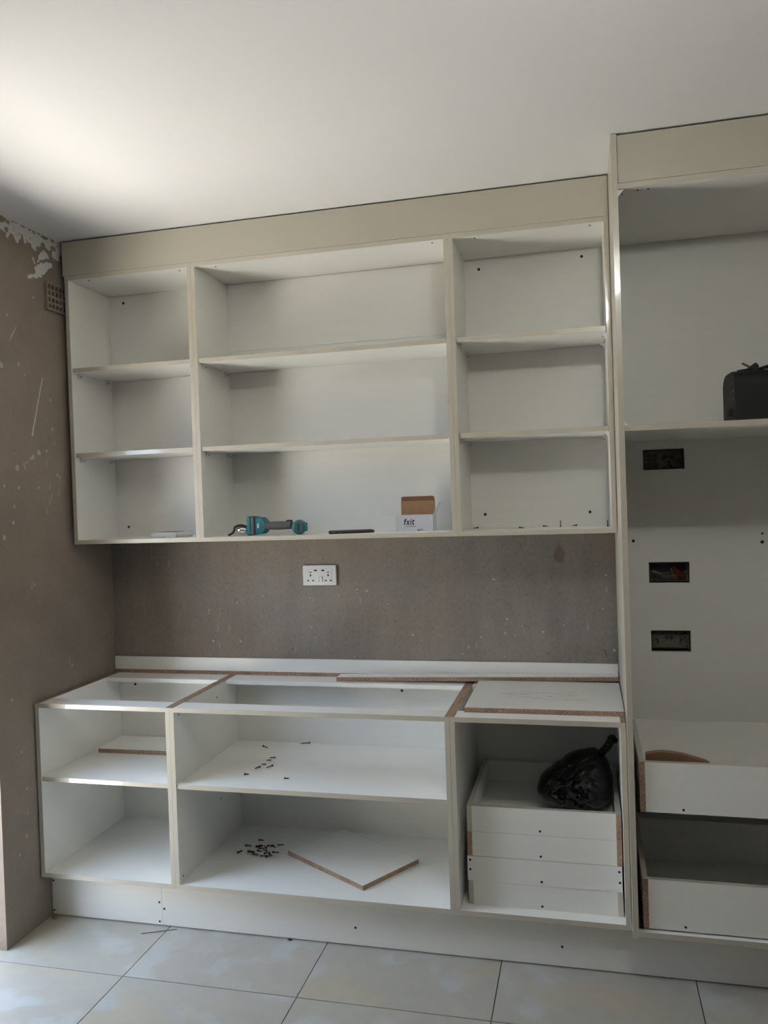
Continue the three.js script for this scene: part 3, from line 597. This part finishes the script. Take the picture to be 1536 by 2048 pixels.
// ---------------------------------------------------------------- black bag in the top drawer of the stack
{
  const cz = 0.262, cx = 1.945, cy = 0.535;
  const sil = [[1.804, .498], [1.818, .54], [1.85, .568], [1.89, .60], [1.932, .632], [1.97, .642], [2.004, .649], [2.03, .632], [2.046, .612], [2.058, .572], [2.06, .52], [2.05, .475], [2.02, .455], [1.95, .4445], [1.88, .449], [1.835, .462]];
  const pol = sil.map(([x, y]) => [Math.atan2(y - cy, x - cx), Math.hypot(x - cx, y - cy)]).sort((a, b) => a[0] - b[0]);
  const R = (p) => { const n = pol.length; for (let i = 0; i < n; i++) { let a = pol[i], b = pol[(i + 1) % n], a0 = a[0], b0 = b[0], q = p; if (i === n - 1) { b0 += 2 * Math.PI; if (q < a0) q += 2 * Math.PI; } if (q >= a0 && q <= b0) { const t = (q - a0) / (b0 - a0); return a[1] + (b[1] - a[1]) * t; } } return pol[0][1]; };
  const ico = new THREE.IcosahedronGeometry(1, 30); ico.deleteAttribute('uv'); ico.deleteAttribute('normal');
  const g = mergeVertices(ico, 1e-5), p = g.attributes.position;
  for (let i = 0; i < p.count; i++) {
    const a = p.getX(i), b = p.getY(i), c = p.getZ(i), rho = Math.hypot(a, b), phi = Math.atan2(b, a);
    const rad = R(phi) * Math.pow(rho, 0.9);
    const fold = Math.abs(fbm(a * 2.6 + c * 2 + 5, b * 2.6 - c * 1.4, 3) - 0.5) * 2, fold2 = Math.abs(vn(a * 4 + c * 3, b * 5 + c * 2.4 + 8) - 0.5), radial = Math.pow(Math.abs(Math.sin(phi * 5.5 + 2.2 * vn(c * 3, rho * 3))), 6);
    const k = 1 - 0.2 * Math.pow(1 - fold, 3) * Math.abs(c) - 0.1 * fold2 - 0.07 * radial * rho * Math.abs(c);
    let x = cx + rad * Math.cos(phi) * (0.97 + 0.03 * k), y = cy + rad * Math.sin(phi), z = cz + 0.125 * Math.sign(c) * Math.pow(Math.abs(c), 0.85) * k;
    if (y > cy) z = cz + (z - cz) * (1 - 0.55 * (y - cy) / 0.12);
    if (y < 0.4425) y = 0.4425;
    p.setXYZ(i, x - cx, y - 0.4415, z - cz);
  }
  g.computeVertexNormals();
  const bagMat = std({ color: lin(0.004, 0.004, 0.005), roughness: 0.24 });
  const bag = thing('plastic_bag', 'black plastic bag with twisted neck slumped in the topmost drawer box', 'bag', [cx, 0.4415, cz]);
  add(new THREE.Mesh(g, bagMat), 'bag_body', [cx, 0.4415, cz], bag);
  // neck, gathered and flared at its tip
  const N = [[2.0, .60, cz], [2.026, .632, cz], [2.046, .655, cz], [2.058, .674, cz - 0.002]];
  const tg = tube(N, 0.0135, 20, 14), tp = tg.attributes.position;
  for (let i = 0; i < tp.count; i++) { const y = tp.getY(i), k = (vn(tp.getX(i) * 400, tp.getZ(i) * 400) - 0.5) * 0.004; tp.setXYZ(i, tp.getX(i) + k - cx, y + k - 0.4415, tp.getZ(i) + k * 2 - cz); }
  tg.computeVertexNormals();
  const neck = add(new THREE.Mesh(tg, bagMat), 'neck', [cx, 0.4415, cz], bag);
  const kg = new THREE.IcosahedronGeometry(0.02, 8), kp = kg.attributes.position;
  for (let i = 0; i < kp.count; i++) { const k = 0.8 + 0.45 * vn(kp.getX(i) * 130 + 3, kp.getY(i) * 130 + kp.getZ(i) * 90); kp.setXYZ(i, kp.getX(i) * k * 0.82, kp.getY(i) * k * 0.7, kp.getZ(i) * k * 1.2); }
  kg.computeVertexNormals();
  add(new THREE.Mesh(kg, bagMat), 'tuft', [2.064, 0.679, cz], neck);
}

// ---------------------------------------------------------------- curved brown offcut in the tall unit's upper drawer
{
  const s = new THREE.Shape(); s.moveTo(0, 0); s.lineTo(0, 0.147); s.quadraticCurveTo(0.03, 0.157, 0.06, 0.156); s.quadraticCurveTo(0.105, 0.153, 0.125, 0.146); s.quadraticCurveTo(0.16, 0.137, 0.172, 0.133); s.quadraticCurveTo(0.192, 0.124, 0.186, 0.1); s.lineTo(0.165, 0); s.closePath();
  const wood = std({ map: sheetOf(0.3, 256, (x, y) => { const k = 0.75 + 0.5 * fbm(x * 14, y * 90, 4); return [0.27 * k, 0.165 * k, 0.095 * k]; }), roughness: 0.7 });
  const o = add(new THREE.Mesh(new THREE.ExtrudeGeometry(s, { depth: 0.012, bevelEnabled: true, bevelSize: 0.002, bevelThickness: 0.002, bevelSegments: 2, curveSegments: 16 }), wood), 'wooden_offcut', [2.156, 0.5768, 0.51]);
  o.rotation.x = 0.12; o.rotation.y = -0.03;
  tag(o, 'brown curved wooden piece standing in the upper tall-unit drawer', 'offcut');
}

// ---------------------------------------------------------------- black toaster on the tall unit's shelf, its control end to the left
{
  const y = 1.723, x0 = 2.462, x1 = 2.75, z0 = 0.215, z1 = 0.39, d = z1 - z0;
  const g = thing('toaster', 'black toaster with rounded shoulders, cord bundled on its top', 'toaster', [x0, y, z1]);
  const s = new THREE.Shape();                    // cross-section: across the toaster, up
  s.moveTo(0.004, 0.014); s.lineTo(0.002, 0.128); s.bezierCurveTo(0.002, 0.15, 0.02, 0.168, 0.052, 0.171); s.lineTo(d - 0.052, 0.171); s.bezierCurveTo(d - 0.02, 0.168, d - 0.002, 0.15, d - 0.002, 0.128); s.lineTo(d - 0.004, 0.014); s.closePath();
  const bd = extruded('body', s, x1 - x0 - 0.008, M.black, [x0 + 0.004, y, z1], g, { bevelEnabled: true, bevelSize: 0.003, bevelThickness: 0.004, bevelSegments: 3, curveSegments: 14 });
  bd.rotation.y = Math.PI / 2;
  rbox('base', [x0 + 0.014, y, z0 + 0.014], [x1 - 0.014, y + 0.015, z1 - 0.006], 0.003, std({ color: lin(0.3, 0.285, 0.27), roughness: 0.35, metalness: 0.8 }), g);
  for (const x of [x0 + 0.055, x1 - 0.055]) rbox('foot', [x - 0.008, y, z1 - 0.009], [x + 0.008, y + 0.012, z1 - 0.001], 0.002, M.chrome, g);
  for (const dy of [0.086, 0.111, 0.136]) rbox('button', [x0 - 0.0022, y + dy - 0.0025, z1 - 0.045], [x0 + 0.001, y + dy + 0.0025, z1 - 0.018], 0.001, M.rubber, g, 1);
  rbox('lever_plate', [x0 - 0.0015, y + 0.03, z0 + 0.03], [x0 + 0.001, y + 0.066, z0 + 0.04], 0.0006, M.rubber, g, 1);
  rbox('lever', [x0 - 0.010, y + 0.034, z0 + 0.085], [x0 + 0.002, y + 0.056, z0 + 0.125], 0.004, M.black, g);
  for (const z of [z0 + 0.045, z1 - 0.075]) box('slot', [x0 + 0.04, y + 0.17, z], [x1 - 0.04, y + 0.1746, z + 0.03], M.hole, g);
  const cd = (pts, r, n) => add(new THREE.Mesh(tube(pts, r, 40, 8), M.matteBlack), n, [0, 0, 0], g);
  const Y = y + 0.178, Z = z1 - 0.09;
  cd([[x0 + .09, Y, Z + .03], [x0 + .12, Y + .008, Z], [x0 + .16, Y, Z + .01], [x0 + .17, Y + .004, Z + .05], [x0 + .12, Y + .008, Z + .06], [x0 + .08, Y, Z + .04], [x0 + .1, Y + .006, Z + .01], [x0 + .15, Y + .012, Z - .01]], .0035, 'cord');
  cd([[x0 + .02, Y - .002, Z + .03], [x0 + .04, Y, Z + .035], [x0 + .06, Y + .002, Z + .035], [x0 + .09, Y + .002, Z + .03]], .003, 'cord');
  const pl = rbox('plug', [x0 + 0.056, Y - 0.002, Z + 0.01], [x0 + 0.084, Y + 0.016, Z + 0.04], 0.004, M.matteBlack, g); pl.rotation.z = 0.62;
  const pin = box('plug_pin', [-0.012, -0.0028, -0.003], [0.014, 0.0028, 0.003], M.rubber, pl); pin.rotation.z = -1.15; pin.position.set(-0.012, 0.02, 0);
  g.rotation.y = 0.05;
}

// ---------------------------------------------------------------- a few chips and shavings on the floor
{
  const a = add(new THREE.Mesh(tube([[.409, .0015, .5472], [.45, .0018, .53], [.49, .0018, .512], [.5235, .0015, .498]], .0013, 12, 5), std({ color: lin(0.2, 0.14, 0.12), roughness: 0.9 })), 'edging_offcut', [0, 0, 0]);
  tag(a, 'thin brown sliver lying on the floor against the plinth', 'offcut');
  const m = add(new THREE.Mesh(new THREE.IcosahedronGeometry(0.006, 1), M.screw), 'debris_chip', [.953, .004, .4915]); m.scale.set(1.2, 0.6, 0.8); tag(m, 'tiny dark chip on the floor at the plinth', 'chip');
  const q = add(new THREE.Mesh(new THREE.IcosahedronGeometry(0.011, 1), std({ color: lin(0.3, 0.2, 0.13), roughness: 1 })), 'plaster_crumb', [.022, .004, .505]); q.scale.set(1.3, 0.4, 0.8); tag(q, 'brown crumb on the floor in the plaster corner', 'crumb');
}

// ---------------------------------------------------------------- ceiling lamp, above and in front of the tall unit
{
  const x = 2.15, z = 2.02;
  const g = thing('ceiling_lamp', 'bare round bulb in a white ceiling holder', 'lamp', [x, H, z]);
  const L = (pts, m, n, at, p) => add(new THREE.Mesh(new THREE.LatheGeometry(pts.map(([r, y]) => new THREE.Vector2(r, y)), 32), m), n, at, p);
  L([[0, 0], [0.045, 0], [0.045, -0.008], [0.022, -0.014], [0.02, -0.04], [0, -0.04]].reverse(), M.plastic, 'holder', [x, H, z], g);
  const bulbMat = std({ color: lin(0.9, 0.9, 0.9), emissive: lin(1, 0.98, 0.9), emissiveIntensity: 30 });
  L([[0, -0.142], [0.018, -0.138], [0.033, -0.124], [0.038, -0.106], [0.035, -0.088], [0.022, -0.066], [0.014, -0.04], [0, -0.04]], bulbMat, 'bulb', [x, H, z], g);
  const p = new THREE.PointLight(lin(0.98, 1, 0.94), 0.64); p.position.set(0, -0.105, 0); p.castShadow = true; p.shadow.radius = 1.8; g.add(p);
}

renderer.render(scene, camera);
